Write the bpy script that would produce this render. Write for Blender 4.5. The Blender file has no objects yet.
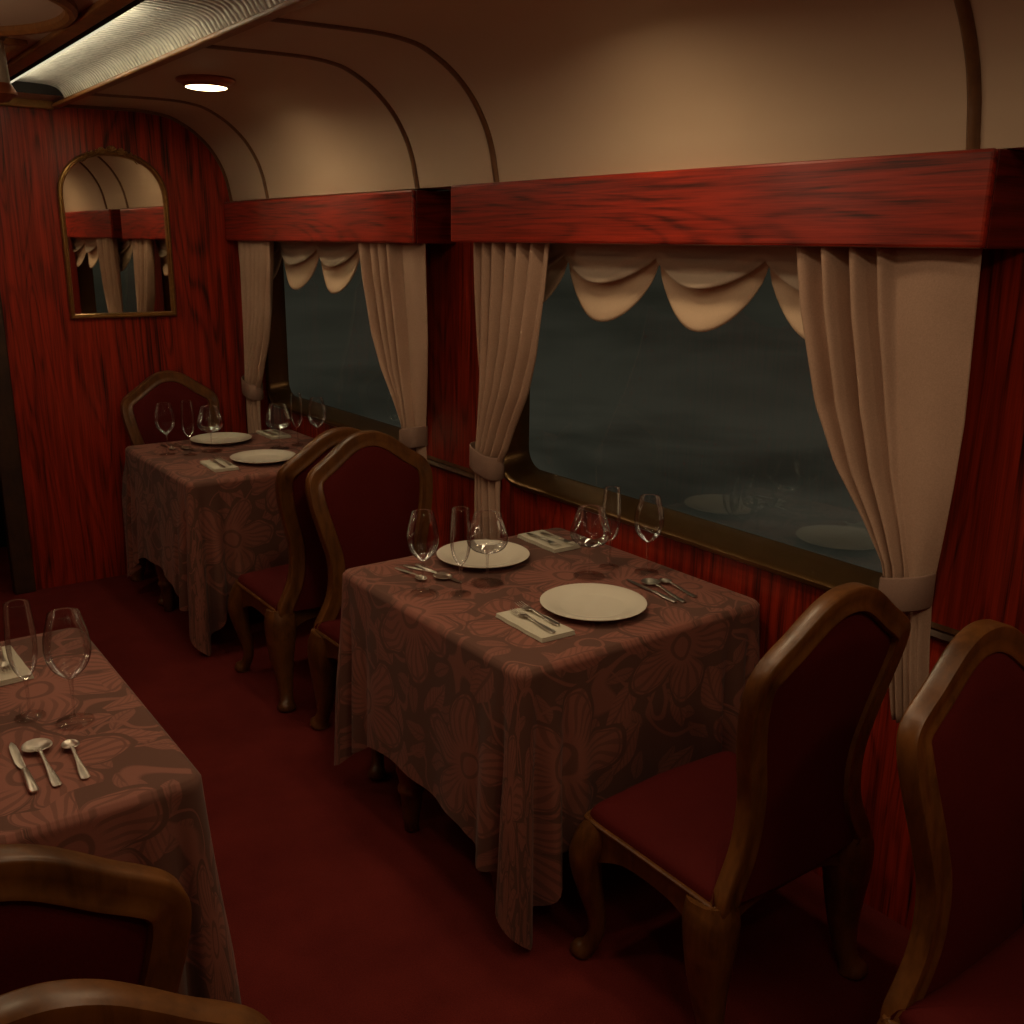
import bpy, bmesh, math, random
from mathutils import Vector, Matrix
random.seed(7)
SC = bpy.context.scene
COL = SC.collection
PI = math.pi
sin, cos = math.sin, math.cos

# ------------------------------------------------------------------ materials
def new_mat(name):
    m = bpy.data.materials.new(name); m.use_nodes = True
    nt = m.node_tree; nt.nodes.clear()
    out = nt.nodes.new('ShaderNodeOutputMaterial')
    return m, nt, out

class G:
    """small node-graph helper"""
    def __init__(s, nt): s.nt = nt
    def n(s, t, **kw):
        nd = s.nt.nodes.new('ShaderNode' + t)
        for k, v in kw.items():
            if hasattr(nd, k) and k not in nd.inputs: setattr(nd, k, v)
        return nd
    def link(s, a, b): s.nt.links.new(a, b)
    def put(s, sock, v):
        if isinstance(v, bpy.types.NodeSocket): s.link(v, sock)
        elif v is not None: sock.default_value = v
    def m(s, op, a, b=None, c=None, clamp=False):
        nd = s.nt.nodes.new('ShaderNodeMath'); nd.operation = op; nd.use_clamp = clamp
        s.put(nd.inputs[0], a); s.put(nd.inputs[1], b)
        if c is not None: s.put(nd.inputs[2], c)
        return nd.outputs[0]
    def v(s, op, a, b=None):
        nd = s.nt.nodes.new('ShaderNodeVectorMath'); nd.operation = op
        s.put(nd.inputs[0], a); s.put(nd.inputs[1], b)
        return nd.outputs[0]
    def mix(s, f, a, b, blend='MIX'):
        nd = s.nt.nodes.new('ShaderNodeMix'); nd.data_type = 'RGBA'; nd.blend_type = blend
        s.put(nd.inputs[0], f)
        for i, x in ((6, a), (7, b)):
            if isinstance(x, tuple): x = (*x[:3], 1)
            s.put(nd.inputs[i], x)
        return nd.outputs[2]
    def noise(s, vec, scale=5, detail=3, rough=.5, dist=0):
        nd = s.nt.nodes.new('ShaderNodeTexNoise')
        s.put(nd.inputs['Vector'], vec); nd.inputs['Scale'].default_value = scale
        nd.inputs['Detail'].default_value = detail; nd.inputs['Roughness'].default_value = rough
        nd.inputs['Distortion'].default_value = dist
        return nd.outputs['Fac']
    def ramp(s, f, stops):
        nd = s.nt.nodes.new('ShaderNodeValToRGB'); e = nd.color_ramp.elements
        while len(e) < len(stops): e.new(.5)
        for el, (p, c) in zip(e, stops):
            el.position = p; el.color = (*c[:3], 1) if isinstance(c, tuple) else (c, c, c, 1)
        s.link(f, nd.inputs[0]); return nd.outputs[0]
    def smooth(s, x, lo, hi):
        nd = s.nt.nodes.new('ShaderNodeMapRange'); nd.interpolation_type = 'SMOOTHSTEP'
        s.put(nd.inputs[0], x); nd.inputs[1].default_value = lo; nd.inputs[2].default_value = hi
        return nd.outputs[0]
    def coord(s, kind='Object', scale=(1, 1, 1), rot=(0, 0, 0)):
        tc = s.nt.nodes.new('ShaderNodeTexCoord'); mp = s.nt.nodes.new('ShaderNodeMapping')
        mp.inputs['Scale'].default_value = scale; mp.inputs['Rotation'].default_value = rot
        s.link(tc.outputs[kind], mp.inputs[0]); return mp.outputs[0]
    def bump(s, h, strength=.3, dist=.01):
        nd = s.nt.nodes.new('ShaderNodeBump'); nd.inputs['Strength'].default_value = strength
        nd.inputs['Distance'].default_value = dist; s.link(h, nd.inputs['Height']); return nd.outputs[0]
    def bsdf(s, out, color, rough=.5, metal=0, spec=.5, normal=None, **kw):
        b = s.nt.nodes.new('ShaderNodeBsdfPrincipled')
        if isinstance(color, tuple): color = (*color[:3], 1)
        s.put(b.inputs['Base Color'], color); s.put(b.inputs['Roughness'], rough)
        b.inputs['Metallic'].default_value = metal; b.inputs['Specular IOR Level'].default_value = spec
        if normal is not None: s.link(normal, b.inputs['Normal'])
        for k, x in kw.items(): s.put(b.inputs[k.replace('_', ' ')], x)
        s.link(b.outputs[0], out.inputs[0]); return b

def mat_mahogany(name, axis, light, dark, rough=.32, fig=1.0, coat=.25, fine=1.0):
    """polished red timber; grain runs along axis (0,1,2)"""
    m, nt, out = new_mat(name); g = G(nt)
    sc = [52 * fine] * 3; sc[axis] = 1.3 * fine ** 2
    v = g.coord('Object', tuple(sc))
    sc2 = [4.5, 4.5, 4.5]; sc2[axis] = .55
    v2 = g.coord('Object', tuple(sc2))
    big = g.noise(v2, 1.0, 2, .5, .5)
    rings = g.m('POWER', g.m('MULTIPLY_ADD', g.m('SINE', g.m('MULTIPLY', big, 90 * fig)), .5, .5), 3)
    fib = g.noise(v, 1.0, 5, .62, .35)
    sc3 = [210, 210, 210]; sc3[axis] = 4
    pore = g.noise(g.coord('Object', tuple(sc3)), 1, 2, .6)
    f = g.m('ADD', g.m('MULTIPLY', fib, .75), .125)
    f = g.m('SUBTRACT', f, g.m('MULTIPLY', rings, .13))
    f = g.m('ADD', f, g.m('MULTIPLY', g.m('SUBTRACT', pore, .5), .45))
    f = g.m('ADD', f, g.m('MULTIPLY', g.m('SUBTRACT', g.noise(v2, .5, 2), .5), .28))
    c = g.ramp(f, [(.22, dark), (.42, tuple(.5 * l + .5 * d for l, d in zip(light, dark))), (.66, light)])
    g.bsdf(out, c, rough, spec=.4, normal=g.bump(f, .15, .002), Coat_Weight=coat, Coat_Roughness=.18)
    return m

def mat_chairwood(name, base, dark, rough=.3):
    m, nt, out = new_mat(name); g = G(nt)
    n1 = g.noise(g.coord('Object', (6, 6, 6)), 1, 3, .6, 1.2)
    n2 = g.noise(g.coord('Object', (60, 60, 9)), 1, 3, .6, .5)
    f = g.m('ADD', g.m('MULTIPLY', n1, .6), g.m('MULTIPLY', n2, .4))
    c = g.ramp(f, [(.3, dark), (.62, base)])
    g.bsdf(out, c, rough, spec=.5, normal=g.bump(n2, .12, .002), Coat_Weight=.12, Coat_Roughness=.25)
    return m

def mat_fabric(name, col, col2, scale=400, rough=.9, sheen=.2, bump=.25):
    m, nt, out = new_mat(name); g = G(nt)
    f = g.noise(g.coord('Object', (1, 1, 1)), scale, 2, .6)
    b = g.noise(g.coord('Object', (1, 1, 1)), 6, 3, .5)
    k = g.m('ADD', g.m('MULTIPLY', f, .6), g.m('MULTIPLY', b, .4))
    c = g.ramp(k, [(.3, col2), (.7, col)])
    g.bsdf(out, c, rough, spec=.15, normal=g.bump(f, bump, .001), Sheen_Weight=sheen, Sheen_Roughness=.4,
           Sheen_Tint=(*col, 1))
    return m

def mat_simple(name, col, rough=.5, metal=0, spec=.5, var=.12, scale=20, **kw):
    m, nt, out = new_mat(name); g = G(nt)
    f = g.noise(g.coord('Object'), scale, 3, .6)
    c = g.mix(f, tuple(x * (1 - var) for x in col), tuple(min(1, x * (1 + var)) for x in col))
    g.bsdf(out, c, rough, metal, spec, **kw); return m

def mat_carpet():
    m, nt, out = new_mat('carpet'); g = G(nt)
    f = g.noise(g.coord('Object'), 260, 3, .7)
    b = g.noise(g.coord('Object'), 3.5, 4, .6)
    k = g.m('ADD', g.m('MULTIPLY', f, .55), g.m('MULTIPLY', b, .45))
    c = g.ramp(k, [(.3, (.066, .0085, .007)), (.72, (.180, .0235, .019))])
    g.bsdf(out, c, .95, spec=.05, normal=g.bump(f, .5, .004), Sheen_Weight=.15, Sheen_Tint=(.4, .04, .04, 1))
    return m

def mat_damask():
    """brown cloth with woven flowers, leaves and stems"""
    m, nt, out = new_mat('damask_cloth'); g = G(nt)
    tc = nt.nodes.new('ShaderNodeTexCoord'); uv = tc.outputs['UV']
    wob = nt.nodes.new('ShaderNodeTexNoise'); g.link(uv, wob.inputs['Vector']); wob.inputs['Scale'].default_value = 7
    wob.inputs['Detail'].default_value = 1
    off = g.v('SUBTRACT', wob.outputs['Color'], (.5, .5, .5))
    sc = nt.nodes.new('ShaderNodeVectorMath'); sc.operation = 'SCALE'; g.link(off, sc.inputs[0]); sc.inputs[3].default_value = .085
    uvd = g.v('ADD', uv, sc.outputs[0])
    def cells(scale, rnd, ofs):
        mp = nt.nodes.new('ShaderNodeMapping'); g.link(uvd, mp.inputs[0])
        mp.inputs['Scale'].default_value = (scale, scale, 0); mp.inputs['Location'].default_value = (ofs, ofs * 1.7, 0)
        vo = nt.nodes.new('ShaderNodeTexVoronoi'); vo.voronoi_dimensions = '2D'; vo.inputs['Scale'].default_value = 1
        vo.inputs['Randomness'].default_value = rnd; g.link(mp.outputs[0], vo.inputs['Vector'])
        d = g.v('SUBTRACT', mp.outputs[0], vo.outputs['Position'])
        sx = nt.nodes.new('ShaderNodeSeparateXYZ'); g.link(d, sx.inputs[0])
        sc_ = nt.nodes.new('ShaderNodeSeparateColor'); g.link(vo.outputs['Color'], sc_.inputs[0])
        a = g.m('MULTIPLY', sc_.outputs[0], 6.28)
        ca, sa = g.m('COSINE', a), g.m('SINE', a)
        x = g.m('ADD', g.m('MULTIPLY', sx.outputs[0], ca), g.m('MULTIPLY', sx.outputs[1], sa))
        y = g.m('SUBTRACT', g.m('MULTIPLY', sx.outputs[1], ca), g.m('MULTIPLY', sx.outputs[0], sa))
        return x, y, sc_.outputs[1]
    # big flowers: fan of hatched petals
    x, y, r1 = cells(2.5, .8, .3)
    r = g.m('SQRT', g.m('ADD', g.m('MULTIPLY', x, x), g.m('MULTIPLY', y, y)))
    a = g.m('ARCTAN2', y, x)
    pet = g.m('ABSOLUTE', g.m('COSINE', g.m('MULTIPLY', a, 2.5)))
    edge = g.m('ADD', .17, g.m('MULTIPLY', g.m('POWER', pet, .7), .30))
    inside = g.m('SUBTRACT', edge, r)
    flower = g.smooth(inside, 0, .015)
    rim = g.m('SUBTRACT', g.smooth(inside, .022, .03), g.smooth(inside, .04, .05))
    hatch = g.smooth(g.m('SINE', g.m('ADD', g.m('MULTIPLY', a, 30), g.m('MULTIPLY', r, 18))), .1, .6)
    hatch = g.m('MULTIPLY', hatch, g.smooth(r, .12, .2))
    core = g.m('SUBTRACT', g.smooth(r, .07, .08), g.smooth(r, .10, .11))
    fl = g.m('MULTIPLY', flower, g.m('SUBTRACT', 1, g.m('MULTIPLY', g.m('MAXIMUM', g.m('MAXIMUM', rim, core), g.m('MULTIPLY', hatch, .75)), .75)))
    # leaves in between
    def leaves(scale, ofs, L, W):
        x, y, r2 = cells(scale, .75, ofs)
        hw = g.m('MULTIPLY', g.m('SUBTRACT', 1, g.m('POWER', g.m('DIVIDE', x, L), 2)), W)
        ins = g.m('SUBTRACT', hw, g.m('ABSOLUTE', y))
        lf = g.smooth(ins, 0, .02)
        vein = g.smooth(g.m('SINE', g.m('ADD', g.m('MULTIPLY', g.m('ABSOLUTE', y), 70), g.m('MULTIPLY', x, -55))), .2, .7)
        mid = g.m('SUBTRACT', 1, g.smooth(g.m('ABSOLUTE', y), .012, .03))
        det = g.m('MAXIMUM', g.m('MULTIPLY', vein, .6), mid)
        return g.m('MULTIPLY', lf, g.m('SUBTRACT', 1, g.m('MULTIPLY', det, .7))), lf
    l1, m1 = leaves(5.2, 2.1, .46, .21)
    l2, m2 = leaves(9.0, 5.7, .44, .20)
    l2 = g.m('MULTIPLY', l2, .75)
    # stems from contour lines
    n = g.noise(uv, 2.6, 1.2, .4)
    st = g.m('SUBTRACT', 1, g.smooth(g.m('ABSOLUTE', g.m('SUBTRACT', n, .5)), .006, .012))
    n2 = g.noise(uv, 4.3, 1, .4)
    st2 = g.m('SUBTRACT', 1, g.smooth(g.m('ABSOLUTE', g.m('SUBTRACT', n2, .46)), .006, .012))
    st = g.m('MULTIPLY', g.m('MAXIMUM', st, st2), .8)
    under = g.m('MAXIMUM', l2, st)
    mk = g.m('ADD', g.m('MULTIPLY', under, g.m('SUBTRACT', 1, m1)), l1)
    near = g.smooth(inside, -.04, -.03)
    mk = g.m('ADD', g.m('MULTIPLY', mk, g.m('SUBTRACT', 1, near)), fl)
    weave = g.noise(uv, 420, 2, .6)
    c = g.mix(g.m('MULTIPLY', mk, 1, clamp=True), (.150, .066, .046), (.330, .120, .084))
    c = g.mix(g.m('MULTIPLY', weave, .35), c, (.06, .025, .02))
    ro = g.m('SUBTRACT', .8, g.m('MULTIPLY', mk, .22))
    g.bsdf(out, c, ro, spec=.25, normal=g.bump(weave, .12, .001), Sheen_Weight=.1)
    return m

def mat_thin_glass(name, tint=(.93, .93, .93), edge=(.30, .26, .24), refl=.65, blend=.35, lo=.45):
    m, nt, out = new_mat(name); g = G(nt)
    lw = nt.nodes.new('ShaderNodeLayerWeight'); lw.inputs['Blend'].default_value = blend
    tr = nt.nodes.new('ShaderNodeBsdfTransparent')
    g.link(g.ramp(lw.outputs['Facing'], [(lo, tint), (.97, edge)]), tr.inputs[0])
    gl = nt.nodes.new('ShaderNodeBsdfGlossy'); gl.inputs['Roughness'].default_value = .03
    gl.inputs['Color'].default_value = (1, 1, 1, 1)
    fr = nt.nodes.new('ShaderNodeFresnel'); fr.inputs['IOR'].default_value = 1.45
    mx = nt.nodes.new('ShaderNodeMixShader')
    g.link(g.m('MULTIPLY', fr.outputs[0], refl, clamp=True), mx.inputs[0])
    g.link(tr.outputs[0], mx.inputs[1]); g.link(gl.outputs[0], mx.inputs[2])
    g.link(mx.outputs[0], out.inputs[0]); return m

def mat_pane():
    m, nt, out = new_mat('window_pane'); g = G(nt)
    tr = nt.nodes.new('ShaderNodeBsdfTransparent'); tr.inputs[0].default_value = (.93, .93, .90, 1)
    gl = nt.nodes.new('ShaderNodeBsdfGlossy'); gl.inputs['Roughness'].default_value = .012
    gl.inputs['Color'].default_value = (.9, .9, .86, 1)
    fr = nt.nodes.new('ShaderNodeFresnel'); fr.inputs['IOR'].default_value = 1.5
    n = g.noise(g.coord('Object'), 40, 2)
    mx = nt.nodes.new('ShaderNodeMixShader')
    g.link(g.m('MINIMUM', g.m('MULTIPLY', fr.outputs[0], g.m('ADD', 1.0, g.m('MULTIPLY', n, .1))), .075), mx.inputs[0])
    g.link(tr.outputs[0], mx.inputs[1]); g.link(gl.outputs[0], mx.inputs[2])
    g.link(mx.outputs[0], out.inputs[0]); return m

def mat_emit(name, col, strength):
    m, nt, out = new_mat(name); g = G(nt)
    e = nt.nodes.new('ShaderNodeEmission'); e.inputs[0].default_value = (*col, 1); e.inputs[1].default_value = strength
    g.link(e.outputs[0], out.inputs[0]); return m

def mat_hammered():
    m, nt, out = new_mat('hammered_metal'); g = G(nt)
    v = g.coord('Object', (30, 17, 30))
    n = g.noise(v, .6, 2)
    w = nt.nodes.new('ShaderNodeTexWave'); w.wave_type = 'BANDS'; w.bands_direction = 'Y'
    g.link(v, w.inputs['Vector']); w.inputs['Scale'].default_value = .55; w.inputs['Distortion'].default_value = 2.5
    w.inputs['Detail'].default_value = 2; w.inputs['Detail Scale'].default_value = 1.5
    h = g.m('ADD', w.outputs['Fac'], g.m('MULTIPLY', n, .6))
    c = g.ramp(h, [(.2, (.30, .29, .25)), (1.2 / 1.6, (.72, .70, .62))])
    g.bsdf(out, c, .5, metal=.35, normal=g.bump(h, .8, .012)); return m

WOOD_V = mat_mahogany('mahogany_panel', 2, (.42, .032, .011), (.024, .0032, .002))
WOOD_H = mat_mahogany('mahogany_pelmet', 1, (.43, .031, .012), (.060, .006, .004), rough=.34, fig=1.0, coat=.08, fine=1.5)
WOOD_X = mat_mahogany('mahogany_end', 0, (.20, .014, .007), (.02, .003, .003))
DARKWOOD = mat_chairwood('dark_trim_wood', (.11, .045, .012), (.035, .014, .006), .4)
JAMBWOOD = mat_chairwood('door_frame_wood', (.05, .020, .007), (.018, .007, .004), .5)
LIPWOOD = mat_chairwood('trough_edge_wood', (.30, .12, .032), (.15, .058, .018), .4)
ARCWOOD = mat_chairwood('arch_trim_wood', (.17, .075, .025), (.075, .032, .012), .4)
CHAIRWOOD = mat_chairwood('carved_chair_wood', (.165, .060, .0125), (.050, .017, .004), .38)
TABLEWOOD = mat_chairwood('table_wood', (.16, .06, .02), (.05, .02, .008), .35)
VELVET = mat_fabric('red_velvet', (.100, .0075, .0065), (.068, .0045, .004), 300, .85, .12, .15)
CARPET = mat_carpet()
DAMASK = mat_damask()
CURTAIN = mat_fabric('curtain_cloth', (.49, .32, .232), (.37, .235, .165), 260, .9, .1, .3)
TIEBACK = mat_fabric('tieback_cloth', (.30, .185, .14), (.23, .145, .11), 300, .8, .1, .2)
SWAG = mat_fabric('swag_cloth', (.68, .49, .34), (.58, .42, .29), 260, .9, .1, .2)
SWAG2 = mat_fabric('swag_shade_cloth', (.60, .47, .36), (.52, .40, .30), 260, .9, .1, .2)  # upper swag: its shade is put into a greyer cloth colour
CREAM = mat_simple('cream_ceiling_paint', (.54, .40, .285), .6, spec=.2, var=.04, scale=3)
BRONZE = mat_simple('bronze_window_frame', (.135, .068, .020), .28, metal=.65, var=.25, scale=9)
GILT = mat_simple('aged_gilt', (.36, .19, .06), .38, metal=.7, var=.35, scale=60)
MIRROR = mat_simple('mirror_silver', (.80, .76, .68), .015, metal=1, var=.02, scale=4)
CHINA = mat_simple('white_china', (.82, .76, .64), .16, spec=.5, var=.02, scale=5)
NAPKIN = mat_fabric('napkin_linen', (.66, .62, .50), (.56, .52, .42), 300, .85, .05, .15)
STEEL = mat_simple('polished_steel', (.72, .66, .58), .33, metal=1, var=.05, scale=30)
GLASS = mat_thin_glass('drinking_glass')
GLASSF = mat_thin_glass('drinking_glass_foot', (.86, .84, .82), (.5, .46, .43), .7, lo=.6)
PANE = mat_pane()
HAMMER = mat_hammered()
LAMP = mat_emit('lamp_glow', (1, .80, .42), 9)
STRIP = mat_emit('strip_glow', (1, .88, .62), .75)
COPPER = mat_simple('copper_ring', (.30, .09, .035), .3, metal=.6, var=.2, scale=30)
BLACK = mat_simple('dark_void', (.012, .009, .008), .9, spec=.1)
MARBLE = mat_simple('veined_marble', (.30, .24, .17), .3, var=.6, scale=45)

# ------------------------------------------------------------------ mesh helpers
class MB:
    def __init__(s): s.v = []; s.f = []; s.uv = None
    def add(s, verts, faces):
        o = len(s.v); s.v += [tuple(p) for p in verts]; s.f += [tuple(i + o for i in f) for f in faces]
    def box(s, x0, x1, y0, y1, z0, z1):
        s.add([(x, y, z) for x in (x0, x1) for y in (y0, y1) for z in (z0, z1)],
              [(0, 1, 3, 2), (4, 6, 7, 5), (0, 4, 5, 1), (2, 3, 7, 6), (0, 2, 6, 4), (1, 5, 7, 3)])
    def grid(s, rows, closed=False, flip=False):
        n = len(rows[0]); o = len(s.v)
        for r in rows: s.v += [tuple(p) for p in r]
        for i in range(len(rows) - 1):
            for j in range(n if closed else n - 1):
                a, b = o + i * n + j, o + i * n + (j + 1) % n
                c, d = b + n, a + n
                s.f.append((a, d, c, b) if flip else (a, b, c, d))
        return o
    def cap(s, ring_start, n, flip=False):
        idx = list(range(ring_start, ring_start + n)); s.f.append(tuple(idx[::-1] if flip else idx))
    def lathe(s, prof, c=(0, 0, 0), n=32, close_top=True, close_bot=True):
        rows = [[(c[0] + r * cos(2 * PI * k / n), c[1] + r * sin(2 * PI * k / n), c[2] + z) for k in range(n)] for r, z in prof]
        o = s.grid(rows, True)
        if close_bot: s.cap(o, n, True)
        if close_top: s.cap(o + (len(rows) - 1) * n, n)
    def sweep(s, pts, rings, caps=True, closed=False):
        """rings: list of lists of 3D points"""
        rr = rings + ([rings[0]] if closed else [])
        o = s.grid(rr, True)
        if caps and not closed:
            n = len(rings[0]); s.cap(o, n, True); s.cap(o + (len(rings) - 1) * n, n)
    def tube(s, pts, rad, n=10, closed=False, squash=None):
        """round tube through pts; rad number or list"""
        pts = [Vector(p) for p in pts]; N = len(pts)
        rad = rad if isinstance(rad, (list, tuple)) else [rad] * N
        rings = []; up = Vector((0, 0, 1)); prev = None
        for i, p in enumerate(pts):
            a = pts[(i - 1) % N] if (closed or i > 0) else p
            b = pts[(i + 1) % N] if (closed or i < N - 1) else p
            t = (b - a).normalized()
            if prev is None:
                ref = Vector((1, 0, 0)) if abs(t.x) < .8 else Vector((0, 1, 0))
                u = t.cross(ref).normalized()
            else:
                u = (prev - t * prev.dot(t)).normalized()
            prev = u; w = t.cross(u)
            ring = []
            for k in range(n):
                an = 2 * PI * (k + .5) / n; cx, cy = cos(an), sin(an)
                if squash:
                    e = squash; q = (abs(cx) ** e + abs(cy) ** e) ** (1 / e); cx /= q; cy /= q
                ring.append(p + (u * cx + w * cy) * rad[i])
            rings.append(ring)
        s.sweep(pts, rings, True, closed)
    def build(s, name, mat, parent=None, smooth=True, bevel=0, sub=0, angle=40, solid=0):
        me = bpy.data.meshes.new(name); me.from_pydata(s.v, [], s.f); me.update()
        bm = bmesh.new(); bm.from_mesh(me); bmesh.ops.recalc_face_normals(bm, faces=bm.faces); bm.to_mesh(me); bm.free()
        for p in me.polygons: p.use_smooth = smooth
        if smooth: me.set_sharp_from_angle(angle=math.radians(angle))
        me.materials.append(mat)
        o = bpy.data.objects.new(name, me); COL.objects.link(o)
        if parent is not None: o.parent = parent
        if solid:
            md = o.modifiers.new('solid', 'SOLIDIFY'); md.thickness = solid; md.offset = 0
        if bevel:
            md = o.modifiers.new('bevel', 'BEVEL'); md.width = bevel; md.segments = 2; md.limit_method = 'ANGLE'
        if sub:
            md = o.modifiers.new('sub', 'SUBSURF'); md.levels = sub; md.render_levels = sub
        return o

def catmull(pts, k=6, closed=False):
    P = [Vector(p) for p in pts]; N = len(P); out = []
    rng = range(N if closed else N - 1)
    for i in rng:
        p1, p2 = P[i], P[(i + 1) % N]
        p0 = P[i - 1] if (closed or i > 0) else p1 * 2 - p2
        p3 = P[(i + 2) % N] if (closed or i < N - 2) else p2 * 2 - p1
        for j in range(k):
            t = j / k
            out.append(.5 * ((2 * p1) + (p2 - p0) * t + (2 * p0 - 5 * p1 + 4 * p2 - p3) * t * t + (3 * p1 - p0 - 3 * p2 + p3) * t ** 3))
    if not closed: out.append(P[-1])
    return out
def interp(x, xs, ys):
    if x <= xs[0]: return ys[0]
    for i in range(len(xs) - 1):
        if x <= xs[i + 1]:
            t = (x - xs[i]) / (xs[i + 1] - xs[i]); return ys[i] * (1 - t) + ys[i + 1] * t
    return ys[-1]
def sstep(a, b, x):
    t = max(0, min(1, (x - a) / (b - a))); return t * t * (3 - 2 * t)

def thing(name, label, cat, loc=(0, 0, 0), rz=0, group=None):
    o = bpy.data.objects.new(name, None); COL.objects.link(o)
    o.empty_display_size = .05; o.location = loc; o.rotation_euler = (0, 0, rz)
    o['label'] = label; o['category'] = cat
    if group: o['group'] = group
    return o
def tag(o, label, cat, group=None):
    o['label'] = label; o['category'] = cat
    if group: o['group'] = group
    return o
def struct(o): o['kind'] = 'structure'; return o
def kids(o): return [c for c in bpy.data.objects if c.parent == o]
def dup(root, loc, rz, label, group=None):
    r = root.copy(); COL.objects.link(r); r.location = loc; r.rotation_euler = (0, 0, rz); r['label'] = label
    if group: r['group'] = group
    for ch in kids(root):
        c = ch.copy(); COL.objects.link(c); c.parent = r
        for gch in kids(ch):
            d = gch.copy(); COL.objects.link(d); d.parent = c
    return r

# ------------------------------------------------------------------ dimensions
YF = 5.30      # far bulkhead
YB = -1.6      # bulkhead behind the camera
XW = 2.20      # window wall
XL = -0.40     # opposite wall
XC = 0.90      # centre line of the car
COVE = [(2.048, 1.946), (2.038, 2.0), (2.026, 2.055), (1.998, 2.128), (1.942, 2.213), (1.862, 2.285), (1.77, 2.335), (1.70, 2.353),
        (1.61, 2.361), (1.50, 2.361), (1.36, 2.358), (1.22, 2.355)]
COVE_S = [tuple(p) for p in catmull([(x, z, 0) for x, z in COVE], 4)]
LEDGE = [(2.20, 1.946, 0), (2.05, 1.946, 0)]
WIN = [(1.30, 3.045), (3.60, 5.275)]           # outer frame spans along the wall
ZW0, ZW1 = .855, 1.76
PERIOD = 2.26

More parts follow.
